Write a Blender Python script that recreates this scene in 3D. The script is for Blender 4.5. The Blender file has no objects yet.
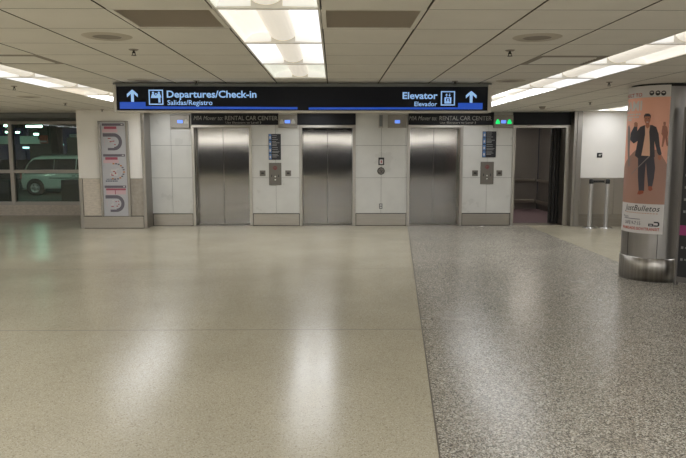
import bpy, bmesh, math, random
from mathutils import Vector, Matrix
random.seed(7)
PI = math.pi
SC = bpy.context.scene
COL = SC.collection
# ---------------------------------------------------------------- camera
FPX, CAMH, CH = 650.0, 1.65, 2.44
TH, YAW = math.atan(80/FPX), math.atan(9/FPX)
cd = bpy.data.cameras.new('camera'); cam = bpy.data.objects.new('camera', cd); COL.objects.link(cam)
cd.sensor_width = 36; cd.lens = FPX/686*36; cd.clip_start = .05; cd.clip_end = 200
cam.location = (0, 0, CAMH); cam.rotation_euler = (PI/2-TH, 0, -YAW)
SC.camera = cam
SC.view_settings.view_transform = 'Standard'; SC.view_settings.look = 'None'
SC.view_settings.gamma = 1; SC.view_settings.use_curve_mapping = False
SC.view_settings.exposure = 0.13
SC.cycles.sample_clamp_indirect = 3.0; SC.cycles.caustics_reflective = False
# ---------------------------------------------------------------- world (night outside the garage)
w = bpy.data.worlds.new('world'); SC.world = w; w.use_nodes = True
w.node_tree.nodes['Background'].inputs[0].default_value = (.02, .022, .04, 1)
w.node_tree.nodes['Background'].inputs[1].default_value = .6
LAMP = 6.8      # output of the ceiling lamps
GREEN = 20.0     # output of the garage tubes

_F = Vector((math.sin(YAW)*math.cos(TH), math.cos(YAW)*math.cos(TH), -math.sin(TH)))
_R = Vector((math.cos(YAW), -math.sin(YAW), 0)); _U = _R.cross(_F)
def ray(px, py): return _F + _R*((px-343)/FPX) - _U*((py-229)/FPX)
def W(px, py, Y):
    "point of the plane y=Y that the photo shows at a pixel"
    r = ray(px, py); return Vector((0, 0, CAMH)) + r*(Y/r.y)
def WX(px, Y, py=170): return W(px, py, Y).x
def WZ(py, Y, px=343): return W(px, py, Y).z

# ---------------------------------------------------------------- materials
def lin(c):
    c = c/255; return c/12.92 if c <= .04045 else ((c+.055)/1.055)**2.4
def rgb(r, g, b): return (lin(r), lin(g), lin(b), 1)
def mat(name, col, rough=.5, metal=0, spec=.5, em=None, es=0, noise=0, nscale=8, bump=0, bscale=60, stretch=None, rvar=0, coat=0, aniso=0):
    m = bpy.data.materials.new(name); m.use_nodes = True
    nt = m.node_tree; b = nt.nodes['Principled BSDF']
    b.inputs['Base Color'].default_value = col; b.inputs['Roughness'].default_value = rough
    b.inputs['Metallic'].default_value = metal; b.inputs['Specular IOR Level'].default_value = spec
    b.inputs['Coat Weight'].default_value = coat
    if em: b.inputs['Emission Color'].default_value = em; b.inputs['Emission Strength'].default_value = es
    if aniso:
        tg = nt.nodes.new('ShaderNodeTangent'); tg.direction_type = 'RADIAL'; tg.axis = 'Z'
        nt.links.new(tg.outputs[0], b.inputs['Tangent']); b.inputs['Anisotropic'].default_value = aniso
    tc = nt.nodes.new('ShaderNodeNewGeometry'); src = tc.outputs['Position']
    if stretch:
        mp = nt.nodes.new('ShaderNodeMapping'); mp.inputs['Scale'].default_value = stretch
        nt.links.new(src, mp.inputs['Vector']); src = mp.outputs[0]
    if noise:
        n = nt.nodes.new('ShaderNodeTexNoise'); n.inputs['Scale'].default_value = nscale; n.inputs['Detail'].default_value = 5
        nt.links.new(src, n.inputs['Vector'])
        mr = nt.nodes.new('ShaderNodeMapRange'); mr.inputs[1].default_value = .3; mr.inputs[2].default_value = .7
        mr.inputs[3].default_value = 1-noise; mr.inputs[4].default_value = 1+noise
        nt.links.new(n.outputs[0], mr.inputs[0])
        mx = nt.nodes.new('ShaderNodeVectorMath'); mx.operation = 'SCALE'
        mx.inputs[0].default_value = col[:3]; nt.links.new(mr.outputs[0], mx.inputs['Scale'])
        nt.links.new(mx.outputs[0], b.inputs['Base Color'])
        if rvar:
            m2 = nt.nodes.new('ShaderNodeMapRange'); m2.inputs[1].default_value = .3; m2.inputs[2].default_value = .7
            m2.inputs[3].default_value = rough-rvar; m2.inputs[4].default_value = rough+rvar
            nt.links.new(n.outputs[0], m2.inputs[0]); nt.links.new(m2.outputs[0], b.inputs['Roughness'])
    if bump:
        n = nt.nodes.new('ShaderNodeTexNoise'); n.inputs['Scale'].default_value = bscale; n.inputs['Detail'].default_value = 3
        nt.links.new(src, n.inputs['Vector'])
        bp = nt.nodes.new('ShaderNodeBump'); bp.inputs['Strength'].default_value = bump; bp.inputs['Distance'].default_value = .01
        nt.links.new(n.outputs[0], bp.inputs['Height']); nt.links.new(bp.outputs[0], b.inputs['Normal'])
    return m
def terrazzo(name, stops, scale, rough, cloud=.06):
    m = bpy.data.materials.new(name); m.use_nodes = True; nt = m.node_tree; b = nt.nodes['Principled BSDF']
    g = nt.nodes.new('ShaderNodeNewGeometry')
    v = nt.nodes.new('ShaderNodeTexVoronoi'); v.inputs['Scale'].default_value = scale
    nt.links.new(g.outputs['Position'], v.inputs['Vector'])
    sp = nt.nodes.new('ShaderNodeSeparateColor'); nt.links.new(v.outputs['Color'], sp.inputs[0])
    r = nt.nodes.new('ShaderNodeValToRGB'); cr = r.color_ramp; cr.interpolation = 'CONSTANT'
    while len(cr.elements) < len(stops): cr.elements.new(.5)
    for e, (p, c) in zip(cr.elements, stops): e.position = p; e.color = c
    nt.links.new(sp.outputs[0], r.inputs[0])
    n = nt.nodes.new('ShaderNodeTexNoise'); n.inputs['Scale'].default_value = .9; n.inputs['Detail'].default_value = 4
    nt.links.new(g.outputs['Position'], n.inputs['Vector'])
    mr = nt.nodes.new('ShaderNodeMapRange'); mr.inputs[1].default_value = .3; mr.inputs[2].default_value = .7
    mr.inputs[3].default_value = 1-cloud; mr.inputs[4].default_value = 1+cloud; nt.links.new(n.outputs[0], mr.inputs[0])
    mx = nt.nodes.new('ShaderNodeVectorMath'); mx.operation = 'SCALE'
    nt.links.new(r.outputs[0], mx.inputs[0]); nt.links.new(mr.outputs[0], mx.inputs['Scale'])
    nt.links.new(mx.outputs[0], b.inputs['Base Color'])
    m2 = nt.nodes.new('ShaderNodeMapRange'); m2.inputs[1].default_value = .3; m2.inputs[2].default_value = .7
    m2.inputs[3].default_value = rough-.03; m2.inputs[4].default_value = rough+.03
    nt.links.new(n.outputs[0], m2.inputs[0]); b.inputs['Specular IOR Level'].default_value = .42
    nt.links.new(m2.outputs[0], b.inputs['Roughness'])
    return m
def grain(m, sc_, dist, wob=0):
    "slow waviness of a steel sheet"
    nt = m.node_tree; b = nt.nodes['Principled BSDF']; g = nt.nodes.new('ShaderNodeNewGeometry'); last = None
    for s_, d in ((sc_, dist),):
        mp = nt.nodes.new('ShaderNodeMapping'); mp.inputs['Scale'].default_value = s_; nt.links.new(g.outputs['Position'], mp.inputs['Vector'])
        n = nt.nodes.new('ShaderNodeTexNoise'); n.inputs['Scale'].default_value = 1; n.inputs['Detail'].default_value = 1; nt.links.new(mp.outputs[0], n.inputs['Vector'])
        bp = nt.nodes.new('ShaderNodeBump'); bp.inputs['Strength'].default_value = 1; bp.inputs['Distance'].default_value = d
        nt.links.new(n.outputs[0], bp.inputs['Height'])
        if last: nt.links.new(last, bp.inputs['Normal'])
        last = bp.outputs[0]
    nt.links.new(last, b.inputs['Normal'])
def glassmat(name, tint, ior=1.5):
    m = bpy.data.materials.new(name); m.use_nodes = True; nt = m.node_tree; nt.nodes.clear()
    o = nt.nodes.new('ShaderNodeOutputMaterial'); t = nt.nodes.new('ShaderNodeBsdfTransparent'); t.inputs[0].default_value = tint
    gl = nt.nodes.new('ShaderNodeBsdfGlossy'); gl.inputs['Roughness'].default_value = .02
    fr = nt.nodes.new('ShaderNodeFresnel'); fr.inputs[0].default_value = ior
    mx = nt.nodes.new('ShaderNodeMixShader'); nt.links.new(fr.outputs[0], mx.inputs[0])
    nt.links.new(t.outputs[0], mx.inputs[1]); nt.links.new(gl.outputs[0], mx.inputs[2]); nt.links.new(mx.outputs[0], o.inputs[0])
    return m
M = {}
M['beige'] = terrazzo('beige_terrazzo', [(0, rgb(150, 142, 122)), (.07, rgb(184, 176, 154)), (.45, rgb(191, 184, 162)), (.8, rgb(176, 167, 146)), (.93, rgb(204, 198, 180))], 170, .228)
M['dark'] = terrazzo('grey_terrazzo', [(0, rgb(102, 97, 88)), (.25, rgb(162, 156, 143)), (.5, rgb(192, 186, 172)), (.68, rgb(134, 128, 116)), (.85, rgb(218, 213, 200)), (.94, rgb(174, 162, 145))], 125, .25)
M['joint'] = mat('joint_strip', rgb(96, 88, 76), .5)
M['tile'] = mat('ceiling_tile', rgb(228, 224, 215), .95, spec=.1, noise=.03, nscale=3, bump=.15, bscale=250)
M['grid'] = mat('ceiling_reveal', rgb(96, 90, 82), .8, spec=.1)
M['plaster'] = mat('white_wall_panel', rgb(240, 236, 229), .55, noise=.02, nscale=2)
M['marble'] = mat('pale_marble', rgb(206, 205, 199), .30, noise=.06, nscale=2.2, rvar=.04)
M['mjoint'] = mat('marble_joint', rgb(120, 118, 112), .6)
M['steel'] = mat('brushed_steel', (.46, .43, .39, 1), .30, 1, noise=.02, nscale=5)
M['doorsteel'] = mat('door_steel', (.225, .216, .20, 1), .115, 1, noise=.04, nscale=2, stretch=(.6, .6, 5), aniso=.9)
grain(M['doorsteel'], (1.3, 1, 1.6), .0014, .0)
M['brightsteel'] = mat('polished_steel', (.58, .55, .51, 1), .22, 1)
M['platesteel'] = mat('dull_steel_plate', rgb(112, 108, 100), .45, .5)
M['lanternplate'] = mat('lantern_plate', rgb(150, 145, 136), .5, .4)
M['poststeel'] = mat('post_steel', (.33, .31, .28, 1), .36, 1)
M['framesteel'] = mat('door_frame_steel', (.42, .40, .36, 1), .28, 1)
M['kick'] = mat('kickplate_steel', (.36, .335, .295, 1), .34, 1, noise=.05, nscale=3, stretch=(1, 1, 12))
M['colsteel'] = mat('column_steel', (.30, .285, .27, 1), .4, 1, noise=.06, nscale=3, stretch=(6, 6, .6))
M['colbase'] = mat('column_base_steel', (.36, .34, .31, 1), .3, 1, noise=.3, nscale=2.5, stretch=(9, 9, .1))  # vertical streaks in the colour stand in for reflections
M['granite'] = mat('pinkish_granite', rgb(205, 195, 181), .4, noise=.14, nscale=14, stretch=(1, 1, 3))
M['granite2'] = mat('grey_granite', rgb(160, 152, 140), .4, noise=.1, nscale=16)
M['darkmetal'] = mat('dark_metal', rgb(52, 50, 48), .4, .6)
M['alu'] = mat('aluminium_frame', rgb(186, 180, 172), .42, .35)
M['greyband'] = mat('grey_soffit', rgb(112, 114, 112), .6)
M['black'] = mat('black_panel', rgb(24, 25, 30), .35)
M['signblack'] = mat('sign_black', rgb(15, 18, 27), .5, spec=.2)
M['headblack'] = mat('header_black', rgb(26, 27, 31), .5, spec=.25)
M['headtext'] = mat('header_grey_lettering', rgb(160, 158, 152), .5)
M['bluewhite'] = mat('lit_lettering', rgb(150, 185, 225), .5, em=rgb(150, 190, 240), es=.62)
M['blue'] = mat('lit_blue_band', rgb(20, 50, 120), .5, em=rgb(32, 82, 190), es=.62)
M['white'] = mat('white_enamel', rgb(225, 222, 214), .5)
M['offwhite'] = mat('offwhite_print', rgb(205, 202, 200), .6)
M['silver'] = mat('silver_casing', rgb(205, 200, 190), .45, .1)
M['display'] = mat('blue_display', rgb(80, 120, 220), .5, em=rgb(110, 150, 255), es=.9)
M['greenlit'] = mat('green_lit_arrow', rgb(20, 190, 90), .5, em=rgb(25, 235, 120), es=.9)
M['greyarrow'] = mat('unlit_arrow', rgb(190, 188, 180), .5)
M['bluetab'] = mat('blue_tab', rgb(92, 128, 178), .5)
M['print'] = mat('grey_print', rgb(150, 150, 150), .6)
M['red'] = mat('red_mark', rgb(150, 52, 50), .5)
M['darkred'] = mat('dull_red_mark', rgb(120, 52, 50), .5)
M['pink'] = mat('pink_print', rgb(164, 82, 100), .6)
M['pale'] = mat('pale_pink_print', rgb(205, 175, 180), .6)
M['slate'] = mat('slate_print', rgb(104, 99, 108), .6)
M['mapbg'] = mat('map_background', rgb(186, 186, 190), .5)
M['orange'] = mat('orange_print', rgb(188, 120, 60), .6)
M['navy'] = mat('navy_print', rgb(52, 56, 84), .6)
M['purple'] = mat('purple_carpet', rgb(104, 86, 90), .9, noise=.1, nscale=60)
M['carwall'] = mat('dark_bronze_steel', (.28, .26, .24, 1), .38, .6, noise=.03, nscale=3)
M['plastic'] = mat('black_plastic', rgb(22, 22, 23), .45)
M['postalu'] = mat('stanchion_aluminium', (.50, .49, .47, 1), .42, .8)
M['chrome'] = mat('satin_chrome', (.66, .65, .63, 1), .25, 1)
M['rim'] = mat('speaker_rim', rgb(196, 188, 174), .8)
M['grille'] = mat('grey_grille', rgb(215, 205, 190), .8)
M['grillehole'] = mat('dark_duct', rgb(120, 110, 100), .9)
M['speakergrille'] = mat('speaker_grille', rgb(150, 142, 131), .8)
def lampmat(name, col, k): return mat(name, (.8, .8, .8, 1), .5, em=col, es=LAMP*k)
M['lampA'] = lampmat('lamp_bright', rgb(246, 249, 255), 1.0)
M['lampB'] = lampmat('lamp_warm', rgb(250, 241, 228), .11)
M['lampC'] = lampmat('lamp_dim', rgb(228, 230, 214), .098)
M['lampE'] = lampmat('lamp_white', rgb(244, 246, 252), .145)
M['lampR'] = lampmat('lamp_added_rear_row', rgb(246, 249, 255), 3.4)  # added rear row, extra strong for the bright band mirrored in the doors
M['lampF'] = lampmat('lamp_strong', rgb(246, 249, 255), 1.05)
M['lampG'] = lampmat('lamp_soft', rgb(246, 249, 255), .75)
M['glowend'] = mat('glowing_end_plate', rgb(225, 222, 215), .6, em=rgb(238, 238, 234), es=.42)  # plates are no lamps; their glow stands in for lamp light
M['lampD'] = lampmat('lamp_failing', rgb(235, 220, 198), .10)
M['basket'] = mat('perforated_basket', rgb(222, 214, 200), .6, em=rgb(238, 231, 218), es=.58)
M['added_tube'] = mat('added_green_tube', (.5, .9, .7, 1), .5, em=(.78, 1, .82, 1), es=GREEN*2.4)  # tube of the unseen garage lamps added for more light
M['tube'] = mat('green_tube', (.5, .9, .7, 1), .5, em=(.50, 1, .74, 1), es=GREEN)
M['farlight'] = mat('distant_lamp', (.6, .8, .9, 1), .5, em=(.6, .95, 1, 1), es=3)
M['asphalt'] = mat('asphalt', rgb(96, 98, 94), .7, noise=.15, nscale=3)
M['concrete'] = mat('concrete', rgb(112, 116, 112), .85, noise=.1, nscale=2)
M['darkconcrete'] = mat('dark_concrete', rgb(66, 68, 66), .9, noise=.1, nscale=2)
M['palewall'] = mat('pale_panel', rgb(232, 236, 232), .7)
M['vanpaint'] = mat('white_van_paint', rgb(214, 224, 216), .3, coat=.6)
M['tint'] = mat('tinted_car_glass', rgb(10, 14, 14), .08, spec=.12)
M['rubber'] = mat('rubber', rgb(22, 22, 22), .8)
M['vantrim'] = mat('grey_van_trim', rgb(70, 76, 74), .5)
M['hub'] = mat('alloy_hub', (.55, .56, .56, 1), .35, 1)
M['taillight'] = mat('tail_light', rgb(150, 40, 30), .3)
M['glass'] = glassmat('window_glass', (.72, .80, .77, 1))
# poster inks
M['peach'] = mat('poster_peach', rgb(242, 180, 154), .45)
M['peach2'] = mat('poster_peach_light', rgb(216, 154, 124), .45)
M['pbrown'] = mat('poster_brown_floor', rgb(166, 126, 110), .45)
M['ppaper'] = mat('poster_paper', rgb(212, 208, 205), .45)
M['pred'] = mat('poster_red_ink', rgb(190, 84, 66), .5)
M['pblack'] = mat('poster_black_ink', rgb(38, 36, 40), .5)
M['pjacket'] = mat('poster_jacket_ink', rgb(52, 46, 52), .45)
M['ptrouser'] = mat('poster_trouser_ink', rgb(58, 54, 62), .45)
M['pskin'] = mat('poster_skin_ink', rgb(176, 112, 84), .45)
M['pshirt'] = mat('poster_shirt_ink', rgb(224, 178, 150), .45)
M['pshoe'] = mat('poster_shoe_ink', rgb(146, 74, 48), .45)
M['pfaint'] = mat('poster_faint_ink', rgb(168, 108, 88), .45)
M['pteal'] = mat('poster_grey_ink', rgb(138, 126, 120), .45)
M['totemframe'] = mat('directory_frame', rgb(108, 104, 100), .5)
M['totemtext'] = mat('directory_text', rgb(130, 130, 130), .5)
M['magenta'] = mat('magenta_print', rgb(150, 50, 110), .5)

# ---------------------------------------------------------------- geometry helpers
class MB:
    def __init__(s): s.bm = bmesh.new()
    def quad(s, pts, mi=0):
        f = s.bm.faces.new([s.bm.verts.new(p) for p in pts]); f.material_index = mi; return f
    def box(s, x0, x1, y0, y1, z0, z1, mi=0):
        v = [s.bm.verts.new(p) for p in ((x0,y0,z0),(x1,y0,z0),(x1,y1,z0),(x0,y1,z0),(x0,y0,z1),(x1,y0,z1),(x1,y1,z1),(x0,y1,z1))]
        for q in ((0,3,2,1),(4,5,6,7),(0,1,5,4),(1,2,6,5),(2,3,7,6),(3,0,4,7)):
            s.bm.faces.new([v[i] for i in q]).material_index = mi
        return s
    def prism(s, pts, axis, a0, a1, mi=0):
        "extrude a 2D outline along an axis ('x': pts=(y,z), 'y': pts=(x,z), 'z': pts=(x,y))"
        mk = {'x': lambda p, a: (a, p[0], p[1]), 'y': lambda p, a: (p[0], a, p[1]), 'z': lambda p, a: (p[0], p[1], a)}[axis]
        A = [s.bm.verts.new(mk(p, a0)) for p in pts]; B = [s.bm.verts.new(mk(p, a1)) for p in pts]; n = len(pts)
        fs = [s.bm.faces.new(A), s.bm.faces.new(B[::-1])] + [s.bm.faces.new((A[i], B[i], B[(i+1) % n], A[(i+1) % n])) for i in range(n)]
        for f in fs: f.material_index = mi
        return s
    def lathe(s, prof, c=(0, 0, 0), n=32, axis='z', a0=0, a1=2*PI, smooth=True, mi=0):
        full = abs(a1-a0-2*PI) < 1e-6; k = n if full else n+1; rings = []
        for r, h in prof:
            ring = []
            for i in range(k):
                a = a0+(a1-a0)*i/n; u, v = r*math.cos(a), r*math.sin(a)
                p = {'z': (u, v, h), 'y': (u, h, v), 'x': (h, u, v)}[axis]
                ring.append(s.bm.verts.new((p[0]+c[0], p[1]+c[1], p[2]+c[2])))
            rings.append(ring)
        for A, B in zip(rings, rings[1:]):
            for i in range(n):
                j = (i+1) % k
                try: f = s.bm.faces.new((A[i], A[j], B[j], B[i])); f.smooth = smooth; f.material_index = mi
                except ValueError: pass
        return s
    def disc(s, c, r, axis='z', n=32, mi=0):
        pts = []
        for i in range(n):
            u, v = r*math.cos(2*PI*i/n), r*math.sin(2*PI*i/n)
            p = {'z': (u, v, 0), 'y': (u, 0, v), 'x': (0, u, v)}[axis]; pts.append((c[0]+p[0], c[1]+p[1], c[2]+p[2]))
        s.quad(pts, mi); return s
    def tube(s, a, b, r, n=12, mi=0):
        a, b = Vector(a), Vector(b); d = (b-a).normalized()
        t = d.orthogonal().normalized(); q = d.cross(t); A = []; B = []
        for i in range(n):
            o = (t*math.cos(2*PI*i/n)+q*math.sin(2*PI*i/n))*r
            A.append(s.bm.verts.new(a+o)); B.append(s.bm.verts.new(b+o))
        for i in range(n):
            f = s.bm.faces.new((A[i], A[(i+1) % n], B[(i+1) % n], B[i])); f.smooth = True; f.material_index = mi
        s.bm.faces.new(A[::-1]).material_index = mi; s.bm.faces.new(B).material_index = mi
        return s
    def build(s, name, m, parent=None, bevel=0, recalc=True):
        if recalc: bmesh.ops.recalc_face_normals(s.bm, faces=s.bm.faces)
        me = bpy.data.meshes.new(name); s.bm.to_mesh(me); s.bm.free()
        for x in (m if isinstance(m, (list, tuple)) else [m]): me.materials.append(M[x] if isinstance(x, str) else x)
        o = bpy.data.objects.new(name, me); COL.objects.link(o)
        if parent: o.parent = parent
        if bevel:
            b = o.modifiers.new('bevel', 'BEVEL'); b.width = bevel; b.segments = 2; b.limit_method = 'ANGLE'
        return o
def tag(o, label=None, cat=None, group=None, kind=None):
    for k, v in (('label', label), ('category', cat), ('group', group), ('kind', kind)):
        if v: o[k] = v
    return o
def thing(name, loc, label, cat, group=None, rz=0, kind=None):
    o = bpy.data.objects.new(name, None); o.empty_display_size = .1; COL.objects.link(o)
    o.location = loc; o.rotation_euler.z = rz
    return tag(o, label, cat, group, kind)
def struct(o): o['kind'] = 'structure'; return o
def copy_tree(o, parent=None):
    c = o.copy(); COL.objects.link(c)
    if parent: c.parent = parent
    for ch in o.children: copy_tree(ch, c)
    return c
def text_polys(body, bold=0, shear=0, spacing=1.0, res=3):
    "flat mesh of a line of lettering, scaled to the unit box in x and cap height 1"
    cu = bpy.data.curves.new('lettering', 'FONT'); cu.body = body; cu.size = 1; cu.offset = bold; cu.shear = shear
    cu.space_character = spacing; cu.resolution_u = res; cu.fill_mode = 'FRONT'
    o = bpy.data.objects.new('lettering', cu); COL.objects.link(o)
    dg = bpy.context.evaluated_depsgraph_get(); me = bpy.data.meshes.new_from_object(o.evaluated_get(dg))
    bpy.data.objects.remove(o); bpy.data.curves.remove(cu)
    return me
def lettering(body, x0, x1, y, z0, z1, m, parent, name='lettering', bold=0, shear=0, depth=.002, spacing=1.0):
    "a line of text facing -y, filling x0..x1, from baseline z0 to cap height z1"
    me = text_polys(body, bold, shear, spacing); bm = bmesh.new(); bm.from_mesh(me); bpy.data.meshes.remove(me)
    xs = [v.co.x for v in bm.verts]; a, b = min(xs), max(xs); cap = .69
    for v in bm.verts:
        v.co = Vector((x0+(v.co.x-a)/(b-a)*(x1-x0), y, z0+v.co.y/cap*(z1-z0)))
    r = bmesh.ops.extrude_face_region(bm, geom=bm.faces[:])
    for v in [g for g in r['geom'] if isinstance(g, bmesh.types.BMVert)]: v.co.y += depth
    bmesh.ops.recalc_face_normals(bm, faces=bm.faces)
    me = bpy.data.meshes.new(name); bm.to_mesh(me); bm.free(); me.materials.append(M[m])
    o = bpy.data.objects.new(name, me); COL.objects.link(o); o.parent = parent
    return o
def arrow_up(cx, z0, z1, wdt):
    "outline (x,z) of a fat arrow pointing up"
    h = z1-z0; t = wdt*.13; hw = wdt/2
    return [(cx-t, z0), (cx+t, z0), (cx+t, z1-h*.32), (cx+hw*.98, z1-h*.62), (cx+hw, z1-h*.36), (cx+t*.35, z1), (cx-t*.35, z1), (cx-hw, z1-h*.36), (cx-hw*.98, z1-h*.62), (cx-t, z1-h*.32)]

GYF = 3.83-.61*24-.02                       # plane of the far wall behind the camera
# ================================================================ FLOOR
YW = 14.0                                   # elevator wall plane
def bx(y): return .568+(y-3.313)*.0963     # slanting edge of the grey field
m = MB(); z = 0
Y0, YE = GYF, 16.3
m.quad([(-12.5, Y0, 0), (bx(Y0), Y0, 0), (bx(14.25), 14.25, 0), (-12.5, 14.25, 0)], 0)
m.quad([(bx(Y0), Y0, 0), (4.18, Y0, 0), (4.18, 14.25, 0), (bx(14.25), 14.25, 0)], 1)
m.quad([(4.18, 8.0, 0), (9.5, 8.0, 0), (9.5, 14.3, 0), (4.18, 14.3, 0)], 0)
m.quad([(4.18, Y0, 0), (9.5, Y0, 0), (9.5, 8.0, 0), (4.18, 8.0, 0)], 1)
m.quad([(-12.5, 14.25, 0), (-4.6, 14.25, 0), (-4.6, YE+.1, 0), (-12.5, YE+.1, 0)], 0)
for y in (-9.4, -6.36, -3.3, -.25, 2.79, 5.83, 8.87, 11.9):
    m.quad([(-12.5, y-.007, .0006), (4.18, y-.007, .0006), (4.18, y+.007, .0006), (-12.5, y+.007, .0006)], 2)
m.quad([(bx(Y0)-.005, Y0, .0008), (bx(Y0)+.005, Y0, .0008), (bx(14)+.005, 14, .0008), (bx(14)-.005, 14, .0008)], 2)
struct(m.build('floor', ['beige', 'dark', 'joint']))

# ================================================================ CEILING
G = .61; GX, GY = -.075, 3.83
def cell(i, j): return GX+G*i, GY+G*j
I0, I1, J0, J1 = -20, 15, -24, 20
strips = {i: [-12] for i in range(-19, 15)}  # added cross row of unseen lights that brightens the rear wall
strips.update({-16: range(-12, 8), -11: range(-12, 5), -6: range(-12, 8), -1: [k for k in range(-12, 8) if k != 3], 4: range(-12, 8), 9: range(-12, 8)})  # the two outer left rows are unseen, added to light the left side
fix_cells = {(i, 2*k+d) for i, ks in strips.items() for k in ks for d in (0, 1)}
grille_cells = [(-2, 0), (0, 0)]
diff_cells = [(-6+1-1+1, 3), (3, 3)]
diff_cells = [(-5, 3), (3, 3)]
holes = fix_cells | set(grille_cells) | set(diff_cells)
m = MB()
for i in range(I0, I1):
    for j in range(J0, J1):
        if (i, j) in holes: continue
        x, y = cell(i, j); a, b = .007, .004
        x0, x1, y0, y1 = x+a, x+G-a, y+b, y+G-b
        m.quad([(x0, y0, CH), (x0, y1, CH), (x1, y1, CH), (x1, y0, CH)], 0)
        for p, q in (((x0, y0), (x1, y0)), ((x1, y0), (x1, y1)), ((x1, y1), (x0, y1)), ((x0, y1), (x0, y0))):
            m.quad([(p[0], p[1], CH), (q[0], q[1], CH), (q[0], q[1], CH+.012), (p[0], p[1], CH+.012)], 1)
        m.quad([(x, y, CH+.012), (x, y+G, CH+.012), (x+G, y+G, CH+.012), (x+G, y, CH+.012)], 1)
struct(m.build('ceiling', ['tile', 'grid'], recalc=False))

# ================================================================ WALLS
m = MB()
m.box(-12.7, -12.5, Y0, 16.5, 0, 3); struct(m.build('wall_left', 'plaster'))
m = MB(); m.box(9.5, 9.7, Y0, 14.3, 0, 2.6); struct(m.build('wall_right', 'plaster'))
m = MB(); m.box(-12.7, 9.7, Y0-.2, Y0, 1.95, 2.6, 0); m.box(-12.7, 9.7, Y0-.2, Y0, 0, 1.95, 1); struct(m.build('wall_front', ['plaster', 'black']))  # unseen wall; pale top over black, shaped for the door reflections
# marble piers between the elevators
D = {1: (WX(192.2, YW), WX(252.2, YW)), 2: (WX(299.4, YW), WX(355.6, YW)), 3: (WX(406.8, YW), WX(462.5, YW)), 4: (WX(511.6, YW), WX(567, YW))}
LX = WX(151.5, YW)                      # left end of the marble
FR = .062; ZD = 2.10
piers = [(LX, D[1][0]), (D[1][1], D[2][0]), (D[2][1], D[3][0]), (D[3][1], D[4][0])]
m = MB(); JZ = [.265, 1.036, 1.725, CH+.01]
wt = .14
for a, b in piers:
    mid = (a+b)/2; g = .0035
    m.box(a, b, YW+.012, YW+wt, 0, CH+.01, 1)
    for z0, z1 in zip(JZ, JZ[1:]):
        for p, q in ((a, mid), (mid, b)):
            m.box(p+(g if p > a else 0), q-(g if q < b else 0), YW, YW+.02, z0+g, z1-g, 0)
for k in (1, 2, 3, 4):
    a, b = D[k]; m.box(a, b, YW, YW+wt, ZD+.05, CH+.01, 0)
struct(m.build('wall_back', ['marble', 'mjoint']))
m = MB()
for a, b in piers:
    m.box(a+.002, b-.002, YW-.008, YW+.0, 0, .272, 1); m.box(a+.014, b-.014, YW-.016, YW-.008, .012, .256, 0)  # dark rim for the panel gap; its bottom edge is painted shadow
struct(m.build('baseboard_back', ['kick', 'darkmetal']))
# left wall block that stands forward
YL = 13.58; LX0, LX1 = WX(81.5, YL, 228), WX(142.6, YL, 170)
def wall_block(name, x0, x1, yf, yb, zs, kname, skip=None):
    m = MB(); m.box(x0, x1, yf, yb, zs, CH+.01); struct(m.build('wall_'+name, 'plaster'))
wall_block('back_left', LX0, LX1, YL, 16.5, 1.045, '')
POSX = WX(98.5, YL, 125), WX(128.5, YL, 150)
m = MB()
m.box(LX0+.06, LX1, YL+.02, 16.4, .0, 1.045, 2)
m.box(LX0+.075, (POSX[0]+POSX[1])/2, YL, YL+.03, .262, 1.04, 0); m.box((POSX[0]+POSX[1])/2, LX1-.005, YL, YL+.03, .262, 1.04, 1)
struct(m.build('trim_1', ['granite', 'granite2', 'mjoint']))
m = MB(); m.box(LX0+.07, LX1-.014, YL-.014, YL-.006, .012, .25, 0); m.box(LX0+.07, LX1, YL-.006, YL+.02, 0, .266, 1); struct(m.build('baseboard_left', ['kick', 'darkmetal']))  # same dark rim, the lower edge standing for shadow
m = MB(); m.box(LX0, LX0+.068, YL-.014, YL+.06, 0, 1.05); m.box(LX0-.01, LX0, YL-.014, 16.3, 0, 1.05)
struct(m.build('trim_2', 'poststeel', bevel=.005))
# steel clad corner post left of the bank
PX0, PX1 = LX1, WX(145.9, YL, 170)
m = MB(); m.box(PX0, PX1, YL-.03, YW+.05, 0, CH+.005)
struct(m.build('trim_3', 'poststeel', bevel=.006))
# right wall block
YR = 13.82; RX0, RX1 = WX(572, YR), WX(580, YR)
m = MB(); m.box(RX1, 9.5, YR, YR+.2, 1.04, CH+.01); struct(m.build('wall_back_right', 'plaster'))
m = MB(); m.box(RX1, 9.5, YR+.012, YR+.2, 0, 1.04, 1)
for k in range(6):
    x = RX1+.01+k*.74; m.box(x, min(x+.732, 9.49), YR, YR+.015, .262, 1.035, 0)
struct(m.build('trim_5', ['steel', 'mjoint']))
m = MB(); m.box(RX1+.005, 9.5, YR-.012, YR+.012, 0, .258); struct(m.build('baseboard_right', 'kick'))
m = MB(); m.box(RX0, RX0+.06, YR-.03, YW+.14, 0, CH+.005); m.box(RX0+.07, RX1+.004, YR-.03, YR+.1, 0, CH+.005); m.box(RX0+.055, RX0+.075, YR-.015, YR+.1, 0, CH+.005)
struct(m.build('trim_6', ['poststeel'], bevel=.006))
m = MB(); m.box(D[4][1], RX0+.01, YW, YW+.14, 0, CH+.005)
struct(m.build('trim_7', 'poststeel'))

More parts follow.
